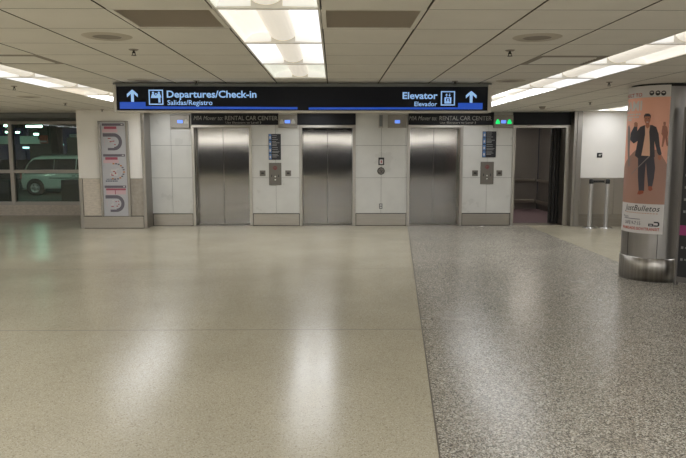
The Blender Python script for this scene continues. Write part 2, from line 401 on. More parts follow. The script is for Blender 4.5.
# ================================================================ ELEVATOR DOORS
def frame(parent, a, b, depth=.22):
    m = MB()
    m.box(a, a+FR, YW-.022, YW+depth, 0, ZD); m.box(b-FR, b, YW-.022, YW+depth, 0, ZD)
    m.box(a, b, YW-.022, YW+depth, ZD, ZD+.055)
    m.build('door_frame', 'framesteel', parent, bevel=.004)
    MB().box(a+FR, b-FR, YW-.01, YW+depth+.08, -.002, .006).build('sill', 'kick', parent)
for k in (1, 2, 3):
    a, b = D[k]; r = struct(thing('door_%d' % k, (0, 0, 0), None, None)); frame(r, a, b)
    ia, ib = a+FR, b-FR; mid = (ia+ib)/2
    for p, q in ((ia-.02, mid-.0025), (mid+.0025, ib+.02)):
        MB().box(p, q, YW+.20, YW+.235, .008, ZD+.01).build('door_leaf', 'doorsteel', r, bevel=.002)
r = struct(thing('door_4', (0, 0, 0), None, None)); a4, b4 = D[4]; frame(r, a4, b4, .30)
MB().box(b4-FR-.05, b4+.3, YW+.34, YW+.375, .008, ZD+.02).build('door_leaf', 'darkmetal', r)
MB().box(b4-FR-.11, b4+.25, YW+.40, YW+.435, .008, ZD+.02).build('door_leaf', 'darkmetal', r)
# open elevator car
cy0, cy1, cx0, cx1 = YW+.46, 17.9, 3.55, 5.62
car = thing('elevator_car', (4.4, cy0, 0), 'open elevator car with dark steel walls, handrails and purplish floor at the far right doorway', 'elevator')
def cl(m): 
    bmesh.ops.translate(m.bm, verts=m.bm.verts, vec=(-4.4, -cy0, 0)); return m
cl(MB().box(cx0, cx1, cy0, cy1, -.04, .004)).build('car_floor', 'purple', car)
cl(MB().box(cx0, cx1, cy0, cy1, 2.3, 2.34)).build('car_ceiling', 'darkmetal', car)
m = MB(); nx = 3
for k in range(nx): m.box(cx0+k*(cx1-cx0)/nx+.006, cx0+(k+1)*(cx1-cx0)/nx-.006, cy1, cy1+.04, .1, 2.3)
m.box(cx0, cx1, cy1+.02, cy1+.05, 0, 2.3)
cl(m).build('rear_panel', 'carwall', car)
m = MB()
for k in range(3): m.box(cx1, cx1+.04, cy0+.02+k*1.14, cy0+k*1.14+1.13, .1, 2.3)
m.box(cx1+.02, cx1+.05, cy0, cy1, 0, 2.3)
cl(m).build('side_panel', 'carwall', car)
cl(MB().box(cx0-.04, cx0, cy0, cy1, 0, 2.3)).build('side_panel', 'carwall', car)
cl(MB().box(b4-FR-.16, b4-FR-.12+.75, cy0, cy0+.04, 0, 2.3)).build('front_return', 'darkmetal', car)
for zz, w_ in ((.80, .035), (.22, .05)):
    cl(MB().box(cx0+.1, cx1-.1, cy1-.07, cy1-.04, zz-w_, zz+w_)).build('handrail', 'steel', car, bevel=.01)
    cl(MB().box(cx1-.07, cx1-.04, cy0+.3, cy1-.12, zz-w_, zz+w_)).build('handrail', 'steel', car, bevel=.01)
cl(MB().box(4.1, 5.1, 15.2, 16.6, 2.285, 2.3)).build('car_lamp', mat('car_lamp', (.8, .8, .8, 1), .5, em=(1, .92, .82, 1), es=5), car)
struct(MB().box(LX-.2, 6.2, YW+.3, YW+.32, 0, 0.001).build('trim_8', 'mjoint'))

# ================================================================ HEADER BAND ABOVE THE DOORS
HY = YW-.045; HZ0, HZ1 = WZ(124.8, HY), 2.425
def header(x0, x1, label, txt=None):
    t = thing('header_sign', ((x0+x1)/2, HY, HZ0), label, 'sign')
    c = (x0+x1)/2
    MB().box(x0-c, x1-c, 0, .045, 0, HZ1-HZ0).build('panel', 'headblack', t, bevel=.003)
    if txt:
        for body, a, b, t0, t1, sh, bo in txt:
            lettering(body, WX(a, HY, 118)-c, WX(b, HY, 118)-c, -.003, WZ(t0, HY)-HZ0, WZ(t1, HY)-HZ0, 'headtext', t, shear=sh, bold=bo)
    return t
header(WX(192.5, HY), WX(279, HY), 'dark rental car center sign above the leftmost elevator door', [
    ('MIA Mover to:', 193.6, 223, 120.2, 116.0, .3, 0), ('RENTAL CAR CENTER', 225, 277.5, 120.2, 116.0, 0, .004), ('Use Elevators to Level 3', 225.5, 261, 123.6, 121.6, 0, .004)])
header(WX(297.6, HY), WX(355.6, HY), 'plain dark header panel above the middle elevator door, without lettering')
header(WX(408, HY), WX(492.6, HY), 'dark rental car center sign above the elevator door right of the intercom pier', [
    ('MIA Mover to:', 408.8, 437, 120.2, 116.0, .3, 0), ('RENTAL CAR CENTER', 439.5, 491.6, 120.2, 116.0, 0, .004), ('Use Elevators to Level 3', 440, 476, 123.6, 121.6, 0, .004)])
header(WX(511.8, HY), WX(569.5, HY), 'plain dark header panel above the open elevator doorway')
# hall lanterns
def lantern(x0, x1, disp, tris, tm, label):
    y = YW-.06; a, b = WX(x0, y), WX(x1, y); c = (a+b)/2; z0 = WZ(127.8, y)
    t = thing('hall_lantern', (c, y, z0), label, 'indicator light', 'hall lanterns beside the elevator headers')
    MB().box(a-c, b-c, 0, .06, 0, WZ(114.8, y)-z0).build('plate', 'lanternplate', t, bevel=.004)
    z1, z2 = WZ(123.2, y)-z0, WZ(120.2, y)-z0
    MB().box(WX(disp[0], y)-c, WX(disp[1], y)-c, -.004, 0, z1, z2).build('display', 'display', t)
    for p in tris:
        x = WX(p, y)-c; u = .045
        MB().prism([(x-u, z1-.012), (x+u, z1-.012), (x+u, z1+.02), (x+u*.35, z2+.018), (x-u*.35, z2+.018), (x-u, z1+.02)], 'y', -.006, 0).build('arrow', tm, t)
lantern(171.5, 190.5, (179, 184), (187.5,), 'greyarrow', 'steel hall lantern with blue display at the left end of the elevator wall')
lantern(278.8, 297.6, (285.3, 290.6), (282.3, 293.6), 'greyarrow', 'steel hall lantern with blue display and two pale arrows over the left directory')
lantern(387.5, 406.2, (394.4, 399.4), (), 'greyarrow', 'steel hall lantern with only a blue display above the intercom pier')
lantern(492.6, 511.8, (499.8, 504.6), (496.4, 508.0), 'greenlit', 'steel hall lantern with two green lit arrows beside the open elevator')
t = thing('junction_box', (WX(380.5, YW), YW, WZ(128, YW)), 'small plain steel box at the top of the intercom pier', 'box')
MB().box(-.05, .05, -.05, 0, 0, .30).build('casing', 'steel', t, bevel=.004)
MB().box(-.035, .035, -.056, -.05, .03, .27).build('cover', 'greyband', t)

# ---------------------------------------------------------------- things on the piers
def W2(px, py): return WX(px, YW), WZ(py, YW)
def directory(x0, x1, y0, y1, label):
    a, b, z0, z1 = WX(x0, YW), WX(x1, YW), WZ(y1, YW), WZ(y0, YW); wd, h = b-a, z1-z0
    t = thing('directory_sign', (a, YW, z0), label, 'sign')
    MB().box(0, wd, -.02, 0, 0, h).build('panel', 'black', t, bevel=.003)
    m = MB(); n = 4
    for k in range(n): m.box(.008, wd*.23, -.024, -.02, h*(k/n)+.008, h*((k+1)/n)-.008)
    m.build('blue_tabs', 'bluetab', t)
    rng = random.Random(3); z = h-.035
    while z > .03:
        m = MB(); x1 = wd*.30+rng.uniform(.3, .62)*wd
        m.box(wd*.30, x1, -.022, -.02, z-.005, z+.005).build('text_line', 'print', t)
        z -= rng.choice((.026, .028, .042))
    for k in range(n):
        z = h*(k+.5)/n; m = MB(); m.box(wd*.08, wd*.18, -.026, -.024, z-.03, z+.02); m.build('pictogram', 'offwhite', t)
directory(269, 281.2, 134, 159.8, 'black floor directory with blue tabs above the call panel right of the leftmost elevator')
directory(481.6, 495.2, 131.3, 157.4, 'black floor directory with blue tabs on the pier beside the open elevator')
def call_panel(x0, x1, y0, y1, label):
    a, b, z0, z1 = WX(x0, YW), WX(x1, YW), WZ(y1, YW), WZ(y0, YW); wd, h = b-a, z1-z0; c = wd/2
    t = thing('call_panel', (a, YW, z0), label, 'call panel')
    MB().box(0, wd, -.014, 0, 0, h).build('plate', 'platesteel', t, bevel=.003)
    m = MB(); z = h*.77; m.lathe([(.028, -.017), (.042, -.017)], (c, 0, z), 24, 'y'); m.box(c-.004, c+.004, -.018, -.014, z-.05, z+.05)
    m.box(c-.05, c+.05, -.018, -.014, z-.004, z+.004); m.prism([(c-.02, z-.02), (c+.02, z-.02), (c, z+.025)], 'y', -.019, -.014)
    m.build('fire_emblem', 'darkred', t)
    for z in (h*.24, h*.38):
        m = MB(); m.lathe([(.001, -.022), (.014, -.022), (.016, -.014)], (c, 0, z), 20, 'y'); m.build('button', 'white', t)
    for s in (-1, 1): MB().box(c+s*.075-.008, c+s*.075+.008, -.017, -.014, h*.36, h*.47).build('key_switch', 'plastic', t)
call_panel(269, 281.4, 162.8, 185, 'steel elevator call panel with red emblem below the left directory')
call_panel(480.4, 493.6, 161.8, 184.2, 'steel elevator call panel with red emblem on the pier beside the open elevator')
for px, lb in ((262.6, 'small square steel plate just left of the left call panel'), (288.2, 'small square steel plate just right of the left call panel'),
               (475, 'small square steel plate just left of the right call panel'), (499.3, 'small square steel plate between right call panel and open elevator')):
    x, z = W2(px, 173.2); t = thing('wall_plate', (x, YW, z), lb, 'plate', 'small steel plates flanking the call panels')
    MB().box(-.062, .062, -.012, 0, -.06, .06).build('plate', 'platesteel', t, bevel=.003)
    MB().box(-.03, .03, -.015, -.012, -.018, .018).build('insert', 'darkmetal', t)
x, z = W2(381.2, 161.3); t = thing('intercom', (x, YW, z), 'dark framed intercom with pale centre on the pier between the middle doors', 'intercom')
m = MB(); m.box(-.062, .062, -.02, 0, -.08, .08); m.build('housing', 'plastic', t, bevel=.004)
MB().box(-.036, .036, -.024, -.02, -.058, .038).build('faceplate', 'offwhite', t)
MB().box(-.012, .012, -.028, -.024, -.035, .02).build('button', 'red', t)
x, z = W2(381, 171); t = thing('round_speaker', (x, YW, z), 'round grey metal disc directly below the intercom', 'speaker')
MB().lathe([(.001, -.016), (.07, -.016), (.078, -.008), (.08, 0)], n=32, axis='y').build('disc', 'darkmetal', t)
m = MB()
for q in range(1, 4): m.lathe([(.018*q, -.018), (.018*q+.006, -.018)], n=32, axis='y')
m.build('rings', 'steel', t)
x, z = W2(381, 206.2); t = thing('power_outlet', (x, YW, z), 'beige power outlet low on the pier below the intercom', 'outlet')
MB().box(-.036, .036, -.008, 0, -.058, .058).build('cover', 'greyband', t, bevel=.002)
for s in (-1, 1): MB().box(-.018, .018, -.011, -.008, s*.025-.014, s*.025+.014).build('socket', 'offwhite', t, bevel=.003)
x = WX(598.7, YR); z = WZ(155.2, YR, 598); t = thing('wall_switch', (x, YR, z), 'small black switch plate high on the white wall right of the open elevator', 'switch')
MB().box(-.055, .055, -.015, 0, -.05, .05).build('plate', 'plastic', t, bevel=.003)
MB().box(-.02, .02, -.022, -.015, -.02, .02).build('rocker', 'greyarrow', t)
MB().disc((.03, -.016, .02), .012, 'y', 12).build('lamp', 'offwhite', t)

# ================================================================ TERMINAL MAP ON THE LEFT WALL
x0, x1 = WX(99.3, YL, 150), WX(129.3, YL, 150); z0, z1 = .262, WZ(121, YL, 110); wd, h = x1-x0, z1-z0
t = thing('terminal_map', (x0, YL, z0), 'tall metal-framed terminal map poster with three maps on the left wall', 'map')
m = MB(); f = .055
m.box(0, f, -.05, 0, 0, h); m.box(wd-f, wd, -.05, 0, 0, h); m.box(0, wd, -.05, 0, h-.03, h)
m.build('frame', 'poststeel', t, bevel=.006)
MB().box(f, wd-f, -.03, 0, .0, h-.03).build('backing', 'mapbg', t)
def arc_band(cx, cz, ri, ro, a0, a1, y, sx=1.0, n=16):
    P = [(cx+sx*ro*math.cos(a0+(a1-a0)*k/n), cz+ro*math.sin(a0+(a1-a0)*k/n)) for k in range(n+1)]
    Q = [(cx+sx*ri*math.cos(a0+(a1-a0)*k/n), cz+ri*math.sin(a0+(a1-a0)*k/n)) for k in range(n+1)]
    return P, Q
def quadstrip(m, P, Q, y, mi=0):
    for k in range(len(P)-1): m.quad([(P[k][0], y, P[k][1]), (P[k+1][0], y, P[k+1][1]), (Q[k+1][0], y, Q[k+1][1]), (Q[k][0], y, Q[k][1])], mi)
iw = wd-2*f; rng = random.Random(11)
def mb(name, mm, *boxes):
    m = MB()
    for b_ in boxes: m.box(b_[0], b_[1], b_[4] if len(b_) > 4 else -.032, -.03, b_[2], b_[3])
    return m.build(name, mm, t)
for top, style in ((.975, 0), (.655, 1), (.325, 2)):
    zt = h*top; y = -.032; L, Rr = f+.03, wd-f-.03
    mb('map_heading', 'slate', (L, Rr, zt-.05, zt)); mb('heading_mark', 'offwhite', (Rr-.06, Rr-.025, zt-.035, zt-.015, -.034))
    if style < 2: mb('legend_bar', 'pink', (L+.04, L+iw*.58, zt-.115, zt-.062)); mb('legend_box', 'pale', (L+.0, L+iw*.62, zt-.185, zt-.118))
    else: mb('legend_bar', 'pink', (L+.03, Rr-.01, zt-.10, zt-.06)); mb('legend_box', 'pale', (L+.03, Rr-.01, zt-.185, zt-.103)); mb('legend_divider', 'pink', (L+.03+iw*.36, L+.045+iw*.36, zt-.185, zt-.103, -.034))
    cz = zt-.375; cx = L+iw*.46
    if style != 1:
        P, Q = arc_band(cx, cz, .105, .175, -PI/2, PI/2, y, .95); m = MB(); quadstrip(m, P, Q, y)
        m.quad([(L+.01, y, cz+.105), (cx, y, cz+.105), (cx, y, cz+.175), (L+.01, y, cz+.175)]); m.quad([(cx-.13, y, cz-.175), (cx, y, cz-.175), (cx, y, cz-.125), (cx-.13, y, cz-.125)])
        bmesh.ops.remove_doubles(m.bm, verts=m.bm.verts, dist=1e-4); m.build('terminal_outline', 'slate', t)
        mb('apron_outline', 'pale', (L+.035, L+.04, cz-.06, cz+.08))
    else:
        for q in range(13):
            a = -PI*.6+q*PI*1.15/12; X, Z = cx+.0+.18*math.cos(a), cz+.02+.16*math.sin(a)
            mb('gate_mark', 'slate' if q % 3 else 'orange', (X-.02, X+.02, Z-.014, Z+.014))
        for q in range(7): mb('gate_mark', 'navy', (L+.03+q*.036, L+.058+q*.036, cz-.19, cz-.168)); mb('gate_mark', 'navy', (L+.05+q*.03, L+.07+q*.03, cz-.15, cz-.132))
        mb('roadway_print', 'offwhite', (cx-.11, cx+.05, cz-.07, cz-.01)); mb('roadway_print', 'offwhite', (cx-.09, cx+.03, cz+.02, cz+.06))
    for q in range(8):
        X, Z = cx+rng.uniform(-.10, .05), cz+rng.uniform(-.07, .07); s_ = rng.uniform(.012, .03)
        mb('map_symbol', 'offwhite' if q % 3 == 1 else 'red' if q % 3 else 'pink', (X-s_, X+s_, Z-.009, Z+.009, -.034))

# ================================================================ OVERHEAD SIGN
SY = 7.9
sx0, sx1 = WX(113.3, SY, 98), WX(491.6, SY, 98); sc = (sx0+sx1)/2
sz0, sz1 = WZ(110.6, SY), WZ(86.6, SY)
sg = thing('overhead_sign', (sc, SY, sz0), 'long black overhead sign pointing to departures and elevator, hanging from the ceiling', 'sign')
MB().box(sx0+.03-sc, sx1-.03-sc, .004, .17, 0, sz1-sz0).build('sign_face', 'signblack', sg)
m = MB(); hh = sz1-sz0
m.box(sx0-sc, sx0+.038-sc, -.012, .185, -.022, hh+.02); m.box(sx1-.045-sc, sx1-sc, -.012, .185, -.022, hh+.02)
m.box(sx0-sc, sx1-sc, -.008, .182, -.022, 0); m.build('casing', 'silver', sg, bevel=.004)
MB().box(sx0-sc, sx1-sc, .0, .18, hh, CH-sz0-.012).build('top_rail', 'greyband', sg)
def SX(px): return WX(px, SY, 98)-sc
def SZ(py): return WZ(py, SY)-sz0
lettering('Departures/Check-in', SX(166.8), SX(256.5), 0, SZ(97.6), SZ(90.9), 'bluewhite', sg, bold=.022)
lettering('Salidas/Registro', SX(167.3), SX(212.3), 0, SZ(105.0), SZ(100.3), 'bluewhite', sg, bold=.012)
lettering('Elevator', SX(402.6), SX(437.6), 0, SZ(98.7), SZ(92.2), 'bluewhite', sg, bold=.022)
lettering('Elevador', SX(414.5), SX(437.2), 0, SZ(106.0), SZ(101.6), 'bluewhite', sg, bold=.012)
for cx, a, b in ((132.4, 102.0, 90.0), (471.2, 102.6, 91.0)):
    MB().prism(arrow_up(SX(cx), SZ(a), SZ(b), .128), 'y', 0, .004).build('arrow', 'bluewhite', sg)
def band(pts): MB().prism([(SX(p), SZ(q)) for p, q in pts], 'y', .0, .004).build('blue_band', 'blue', sg)
band([(119.5, 109.0), (297.4, 109.4), (297.4, 107.2), (145.3, 106.4), (145.3, 102.2), (119.5, 102.2)])
band([(308.6, 109.6), (482.8, 109.2), (482.8, 102.8), (458.3, 102.8), (458.3, 107.2), (308.6, 107.4)])
def pictobox(a, b, t_, u, n=None):
    m = MB(); x0, x1, z0, z1 = SX(a), SX(b), SZ(u), SZ(t_); q = .013
    m.box(x0, x1, 0, .004, z0, z0+q); m.box(x0, x1, 0, .004, z1-q, z1); m.box(x0, x0+q, 0, .004, z0+q, z1-q); m.box(x1-q, x1, 0, .004, z0+q, z1-q)
    return m, x0, z0, x1-x0, z1-z0
m, x0, z0, w_, h_ = pictobox(148.7, 163.2, 89.9, 104.9)
P = lambda u, v: (x0+u*w_, z0+v*h_)
m.prism([P(.15, .45), P(.22, .7), P(.34, .74), P(.44, .62), P(.55, .62), P(.62, .74), P(.78, .74), P(.88, .48), P(.80, .48), P(.80, .15), P(.66, .15), P(.66, .45)], 'y', 0, .004)
for u in (.31, .71): c = P(u, .80); m.lathe([(.0005, 0), (.0135, 0)], (c[0], 0, c[1]), 14, 'y')
c = P(.5, .72); m.box(c[0]-.01, c[0]+.01, 0, .004, c[1]-.008, c[1]+.01)
m.build('pictogram', 'bluewhite', sg)
m, x0, z0, w_, h_ = pictobox(440.9, 455.0, 91.0, 105.4)
P = lambda u, v: (x0+u*w_, z0+v*h_)
for a, b, c, d in ((.26, .74, .14, .22), (.26, .74, .50, .57), (.26, .36, .2, .55), (.64, .74, .2, .55), (.40, .60, .2, .32), (.44, .56, .34, .45)):
    p, q = P(a, c), P(b, d); m.box(p[0], q[0], 0, .004, p[1], q[1])
m.prism([P(.38, .6), P(.42, .6), P(.42, .72), P(.49, .70), P(.40, .84), P(.31, .70), P(.38, .72)], 'y', 0, .004)
m.prism([P(.60, .84), P(.64, .84), P(.64, .72), P(.70, .74), P(.62, .60), P(.53, .74), P(.60, .72)], 'y', 0, .004)
m.build('pictogram', 'bluewhite', sg)

# ================================================================ COLUMN WITH POSTER
CX, CY, CR = 4.13, 8.27, .385
col = thing('round_column', (CX, CY, 0), 'round column clad in brushed steel wearing a tall advertising poster', 'column')
MB().lathe([(CR, .29), (CR, CH-.04)], n=64).build('cladding', 'colsteel', col)
MB().lathe([(.001, .0), (CR+.012, .0), (CR+.012, .285), (CR, .295)], n=64).build('base_band', 'colbase', col)
MB().lathe([(CR-.03, CH-.05), (CR-.03, CH+.01)], n=48).build('top_reveal', 'darkmetal', col)
m = MB()
for a in (-1.92, -1.1, -2.9, 0, 1.2):
    x, y = (CR+.0005)*math.cos(a), (CR+.0005)*math.sin(a); m.tube((x, y, .29), (x, y, CH-.04), .003, 6)
m.build('seams', 'plastic', col)
def cyl(px, py, R=CR+.004):
    "arc length and height of the column point shown at a pixel"
    r = ray(px, py); ox, oy = -CX, -CY; A = r.x**2+r.y**2; B = 2*(ox*r.x+oy*r.y); C_ = ox*ox+oy*oy-R*R
    d = B*B-4*A*C_; d = max(d, 0); s = (-B-math.sqrt(d))/(2*A)
    x, y, z = ox+r.x*s, oy+r.y*s, CAMH+r.z*s
    t = math.atan2(y, x)
    return (t-2*PI if t > 1.5 else t)*R, z
def wrapmesh(bm, lay, name, m, parent):
    "bend a flat mesh (x = arc, y = height) round the column"
    R = CR+.004+lay*.0013
    xs = [v.co.x for v in bm.verts]; a = min(xs); 
    while a < max(xs):
        a += .03
        bmesh.ops.bisect_plane(bm, geom=bm.verts[:]+bm.edges[:]+bm.faces[:], plane_co=(a, 0, 0), plane_no=(1, 0, 0))
    for v in bm.verts:
        t = v.co.x/(CR+.004); v.co = Vector((R*math.cos(t), R*math.sin(t), v.co.y))
    me = bpy.data.meshes.new(name); bm.to_mesh(me); bm.free(); me.materials.append(M[m])
    o = bpy.data.objects.new(name, me); COL.objects.link(o); o.parent = parent; return o
def wpoly(pts, lay, name, m, parent, px=True):
    bm = bmesh.new(); P = [cyl(*p) for p in pts] if px else pts
    f = bm.faces.new([bm.verts.new((p[0], p[1], 0)) for p in P])
    if f.normal.z < 0: pass
    bmesh.ops.triangulate(bm, faces=[f], ngon_method='EAR_CLIP')
    bmesh.ops.recalc_face_normals(bm, faces=bm.faces)
    return wrapmesh(bm, lay, name, m, parent)
def wtext(body, s1, z0, z1, hw, lay, m, parent, name='lettering', bold=0, shear=0, right=True):
    me = text_polys(body, bold, shear, 1.05, 2); bm = bmesh.new(); bm.from_mesh(me); bpy.data.meshes.remove(me)
    xs = [v.co.x for v in bm.verts]; a, b = min(xs), max(xs); k = (z1-z0)/.69
    for v in bm.verts:
        x = (v.co.x-b)*k*hw if hw < 10 else (v.co.x-b)/(b-a)*(hw-10)
        v.co = Vector((s1+x, z0+v.co.y*k, 0))
    return wrapmesh(bm, lay, name, m, parent)
ps = thing('column_poster', (CX, CY, 0), 'tall peach poster of a walking man in dark jacket wrapped on the round column', 'poster')
sR, _ = cyl(667, 160); sL = sR-.80
zt, zb = cyl(650, 85.5)[1], cyl(650, 234)[1]; za, zc = cyl(650, 97.2)[1], cyl(650, 204.2)[1]
wpoly([(sL, zb), (sR, zb), (sR, zt), (sL, zt)], 0, 'paper', 'ppaper', ps, False)
wpoly([(sL, zc), (sR, zc), (sR, za), (sL, za)], 1, 'peach_background', 'peach', ps, False)
art = 'artwork'
zf = cyl(650, 168)[1]
wpoly([(sL, zc), (sR, zc), (sR, zf+.05), (sR-.10, zf+.22), (sR-.35, zf+.24), (sR-.6, zf-.05), (sL, zf-.1)], 2, 'floor_print', 'pbrown', ps, False)
def fig(pts, lay, m, name='figure_print'): return wpoly(pts, lay, name, m, ps)
# faint passers-by
fig([(662.5,126),(664.8,124.8),(667,127),(668,133),(667.4,137),(668,146),(666.6,146),(665.2,138),(663,147),(661.6,146.6),(662.8,136),(661.4,134)], 3, 'pfaint', 'passer_by_print')
fig([(663.5,121.8),(665.6,121.8),(665.9,124.4),(664.6,125.6),(663.3,124.4)], 3, 'pfaint', 'passer_by_print')
fig([(628.2,127),(629.4,125),(630.4,128),(630.6,138),(629.8,150),(630,166),(628.4,167),(628,150)], 3, 'pteal', 'passer_by_print')
# walking man
fig([(640.4,127),(644.5,125.2),(652.4,125),(656.4,127.2),(658.6,134),(659.8,146),(661.6,154),(659.6,156.4),(657.4,153),(654.4,141),(654.8,157),(650,158.5),(638,158),(635.2,155.5),(638,141),(634,143.5),(630.6,140),(631.2,133),(634.6,126.4),(637.6,126),(637.6,131)], 4, 'pjacket')
fig([(645.3,125.4),(650.2,125.4),(649.4,132),(650,144),(650,156),(641.6,155.6),(643.6,145),(645.4,134)], 5, 'pshirt')
fig([(634.6,126),(634.6,123),(636.2,121.8),(638,123),(638,126.2),(636.2,127)], 5, 'pskin')
fig([(657.8,155.4),(661,155),(661.4,158.4),(659.6,160.6),(658,159)], 5, 'pskin')
fig([(638.4,157.4),(654.2,157.4),(655.2,168),(654,178),(652.2,186.6),(648.2,186.6),(647,172),(646.2,162),(645,174),(644.2,191),(639,191),(638.2,176)], 5, 'ptrouser')
fig([(638.8,190.6),(643.8,190.6),(643.6,193.2),(640,194.6),(637.6,194)], 6, 'pshoe')
fig([(648.4,186.2),(651.8,186.2),(652.6,189.6),(650.4,191.2),(648.4,190)], 6, 'pshoe')
fig([(646.2,122),(649.4,122),(649.8,126.6),(647.6,128.6),(645.8,126.4)], 6, 'pskin')
fig([(644.6,116.4),(646,114.4),(649.4,114.4),(650.8,116.6),(650.6,120.6),(649.4,123.6),(647.7,124.8),(646,123.8),(644.8,120.8)], 7, 'pskin')
fig([(644.4,118.4),(644.4,115.6),(646,113.6),(649.6,113.6),(651.2,115.8),(651.0,118.4),(650.2,116.4),(645.4,116.4)], 8, 'pjacket', 'hair_print')
for x in (646.4, 649): fig([(x-.5,118.4),(x+.5,118.4),(x+.5,119),(x-.5,119)], 8, 'pjacket', 'face_print')
fig([(646.6,121.8),(648.9,121.8),(648.5,122.5),(647,122.5)], 8, 'ppaper', 'face_print')
fig([(632,174.5),(632,173.6),(641,164.2),(649.6,155.6),(650,156.6),(641,165.4)], 7, 'pteal', 'glare_streak')  # diagonal glare on the sheet, drawn in as a thin grey shape
# lettering of the poster
s, z1 = cyl(642.6, 93); _, z0 = cyl(642.6, 96.4)
wtext('CONNECT TO', s, z0, z1, 1.15, 2, 'pred', ps, bold=.02)
s, z1 = cyl(642.4, 101); _, z0 = cyl(642.4, 110)
wtext('MIAMI', s, z0, z1, .92, 2, 'ppaper', ps, bold=.03)
for k, q in enumerate((('to downtown Miami beach', 113.0, 115.0), ('Express shuttle bus', 116.2, 118.0), ('Route 150', 119.4, 121))):
    s, z1 = cyl(641.5-k*1.6, q[1]); _, z0 = cyl(641.5-k*1.6, q[2]); wtext(q[0], s, z0, z1, .8, 2, 'ppaper', ps) if k < 0 else None
for k, (x1, y) in enumerate(((641.4, 114.0), (639.6, 117.0), (631.5, 120.0))):
    s, z = cyl(x1, y); n = 9 if k < 2 else 4
    for q in range(n):
        a = s-.36+.36*q/9 if k < 2 else s-.1+.03*q
        wpoly([(a, z-.009), (a+(.030 if q % 3 else .018), z-.009), (a+(.030 if q % 3 else .018), z+.009), (a, z+.009)], 2, 'small_print', 'ppaper', ps, False)
for x in (651.9, 658.0, 663.7):
    s, z = cyl(x, 93.0); P = [(s+.028*math.cos(2*PI*k/20), z+.03*math.sin(2*PI*k/20)) for k in range(20)]
    wpoly(P, 2, 'round_icon', 'pblack', ps, False)
    P = [(s+.016*math.cos(2*PI*k/12), z+.007+.008*math.sin(2*PI*k/12)) for k in range(12)]
    wpoly(P, 3, 'round_icon', 'ppaper', ps, False)
s, z1 = cyl(660, 206.2); _, z0 = cyl(660, 211.8)
wtext('JustBulletos', s, z0, z1, 10.47, 2, 'pblack', ps, name='script_lettering', shear=.3, bold=.006)
s, z = cyl(658, 214); 
for q in range(14): wpoly([(s-.44+q*.032, z-.004), (s-.422+q*.032, z-.004), (s-.422+q*.032, z+.004), (s-.44+q*.032, z+.004)], 2, 'dotted_rule', 'orange', ps, False)
s, z1 = cyl(640.4, 221.6); _, z0 = cyl(640.4, 225.0); wtext('SAFE 9-7:15', s, z0, z1, 10.24, 2, 'slate', ps, bold=.01)
s, z1 = cyl(628.5, 214.8); _, z0 = cyl(628.5, 217.0); wtext('Miami', s, z0, z1, 10.1, 2, 'pblack', ps)
s, z = cyl(640, 219.2); wpoly([(s-.26, z-.004), (s, z-.004), (s, z+.004), (s-.26, z+.004)], 2, 'small_print', 'slate', ps, False)
s, z1 = cyl(659.4, 228.4); _, z0 = cyl(659.4, 231.2); wtext('MIAMIDADE.GOV/TRANSIT', s, z0, z1, 10.52, 2, 'pred', ps, bold=.02)
s, z = cyl(659.4, 224.4)
wpoly([(s-.065, z+.03), (s-.018, z+.03), (s-.002, z+.018), (s, z), (s-.002, z-.018), (s-.018, z-.03), (s-.065, z-.03), (s-.065, z-.014), (s-.022, z-.014), (s-.018, z), (s-.022, z+.014), (s-.065, z+.014)], 2, 'logo', 'pblack', ps, False)
wpoly([(s-.125, z-.03), (s-.068, z-.03), (s-.068, z+.004), (s-.125, z+.004)], 2, 'logo', 'pblack', ps, False)
wpoly([(s-.112, z-.018), (s-.082, z-.018), (s-.082, z-.008), (s-.112, z-.008)], 3, 'logo', 'ppaper', ps, False)

# ================================================================ STANDING DIRECTORY AT THE RIGHT EDGE
tx, ty = 4.14, 7.74
tt = thing('standing_directory', (tx, ty, 0), 'black standing directory panel in a grey metal frame at the right edge beside the column', 'sign', rz=-.85)
m = MB(); TW, TH_, TT = .95, 2.145, .09
m.box(0, .03, 0, TT, 0, TH_); m.box(TW-.03, TW, 0, TT, 0, TH_); m.box(.03, TW-.03, 0, TT, TH_-.07, TH_); m.box(.03, TW-.03, .01, TT, .04, .11)
m.build('frame', 'totemframe', tt, bevel=.008)
MB().box(.03, TW-.03, .012, TT-.012, .11, TH_-.07).build('panel', 'black', tt)
MB().box(.032, TW-.032, .007, .012, .62, .74).build('magenta_band', 'magenta', tt)
rng = random.Random(5)
for k in range(12):
    z = 1.92-k*.145
    if .56 < z < .8: continue
    m = MB(); m.box(.06, .085, .007, .012, z-.014, z+.014); m.box(.105, .105+rng.uniform(.25, .5), .007, .012, z-.009, z+.009)
    m.build('text_line', 'totemtext', tt)
# ================================================================ STANCHIONS
def stanchion(x, y, label):
    t = thing('stanchion', (x, y, 0), label, 'stanchion', 'belt stanchions by the steel wall panel')
    MB().lathe([(.001, .0), (.14, .0), (.14, .012), (.11, .028), (.035, .034), (.001, .034)], n=36).build('base', 'chrome', t)
    MB().lathe([(.041, .03), (.041, .93)], n=24).build('post', 'postalu', t)
    MB().lathe([(.041, .93), (.045, .94), (.045, 1.01), (.03, 1.025), (.001, 1.028)], n=24).build('belt_head', 'plastic', t)
    return t
st = stanchion(5.375, 13.52, 'left silver belt stanchion against the right wall, its black belt clipped to the other')
stanchion(5.71, 13.50, 'right silver belt stanchion of the pair, nearer the round column')
MB().box(.04, .272, -.012, -.009, .955, 1.0).build('belt', 'plastic', st)
MB().box(.26, .272, -.016, -.006, .945, 1.01).build('belt_clip', 'darkmetal', st)

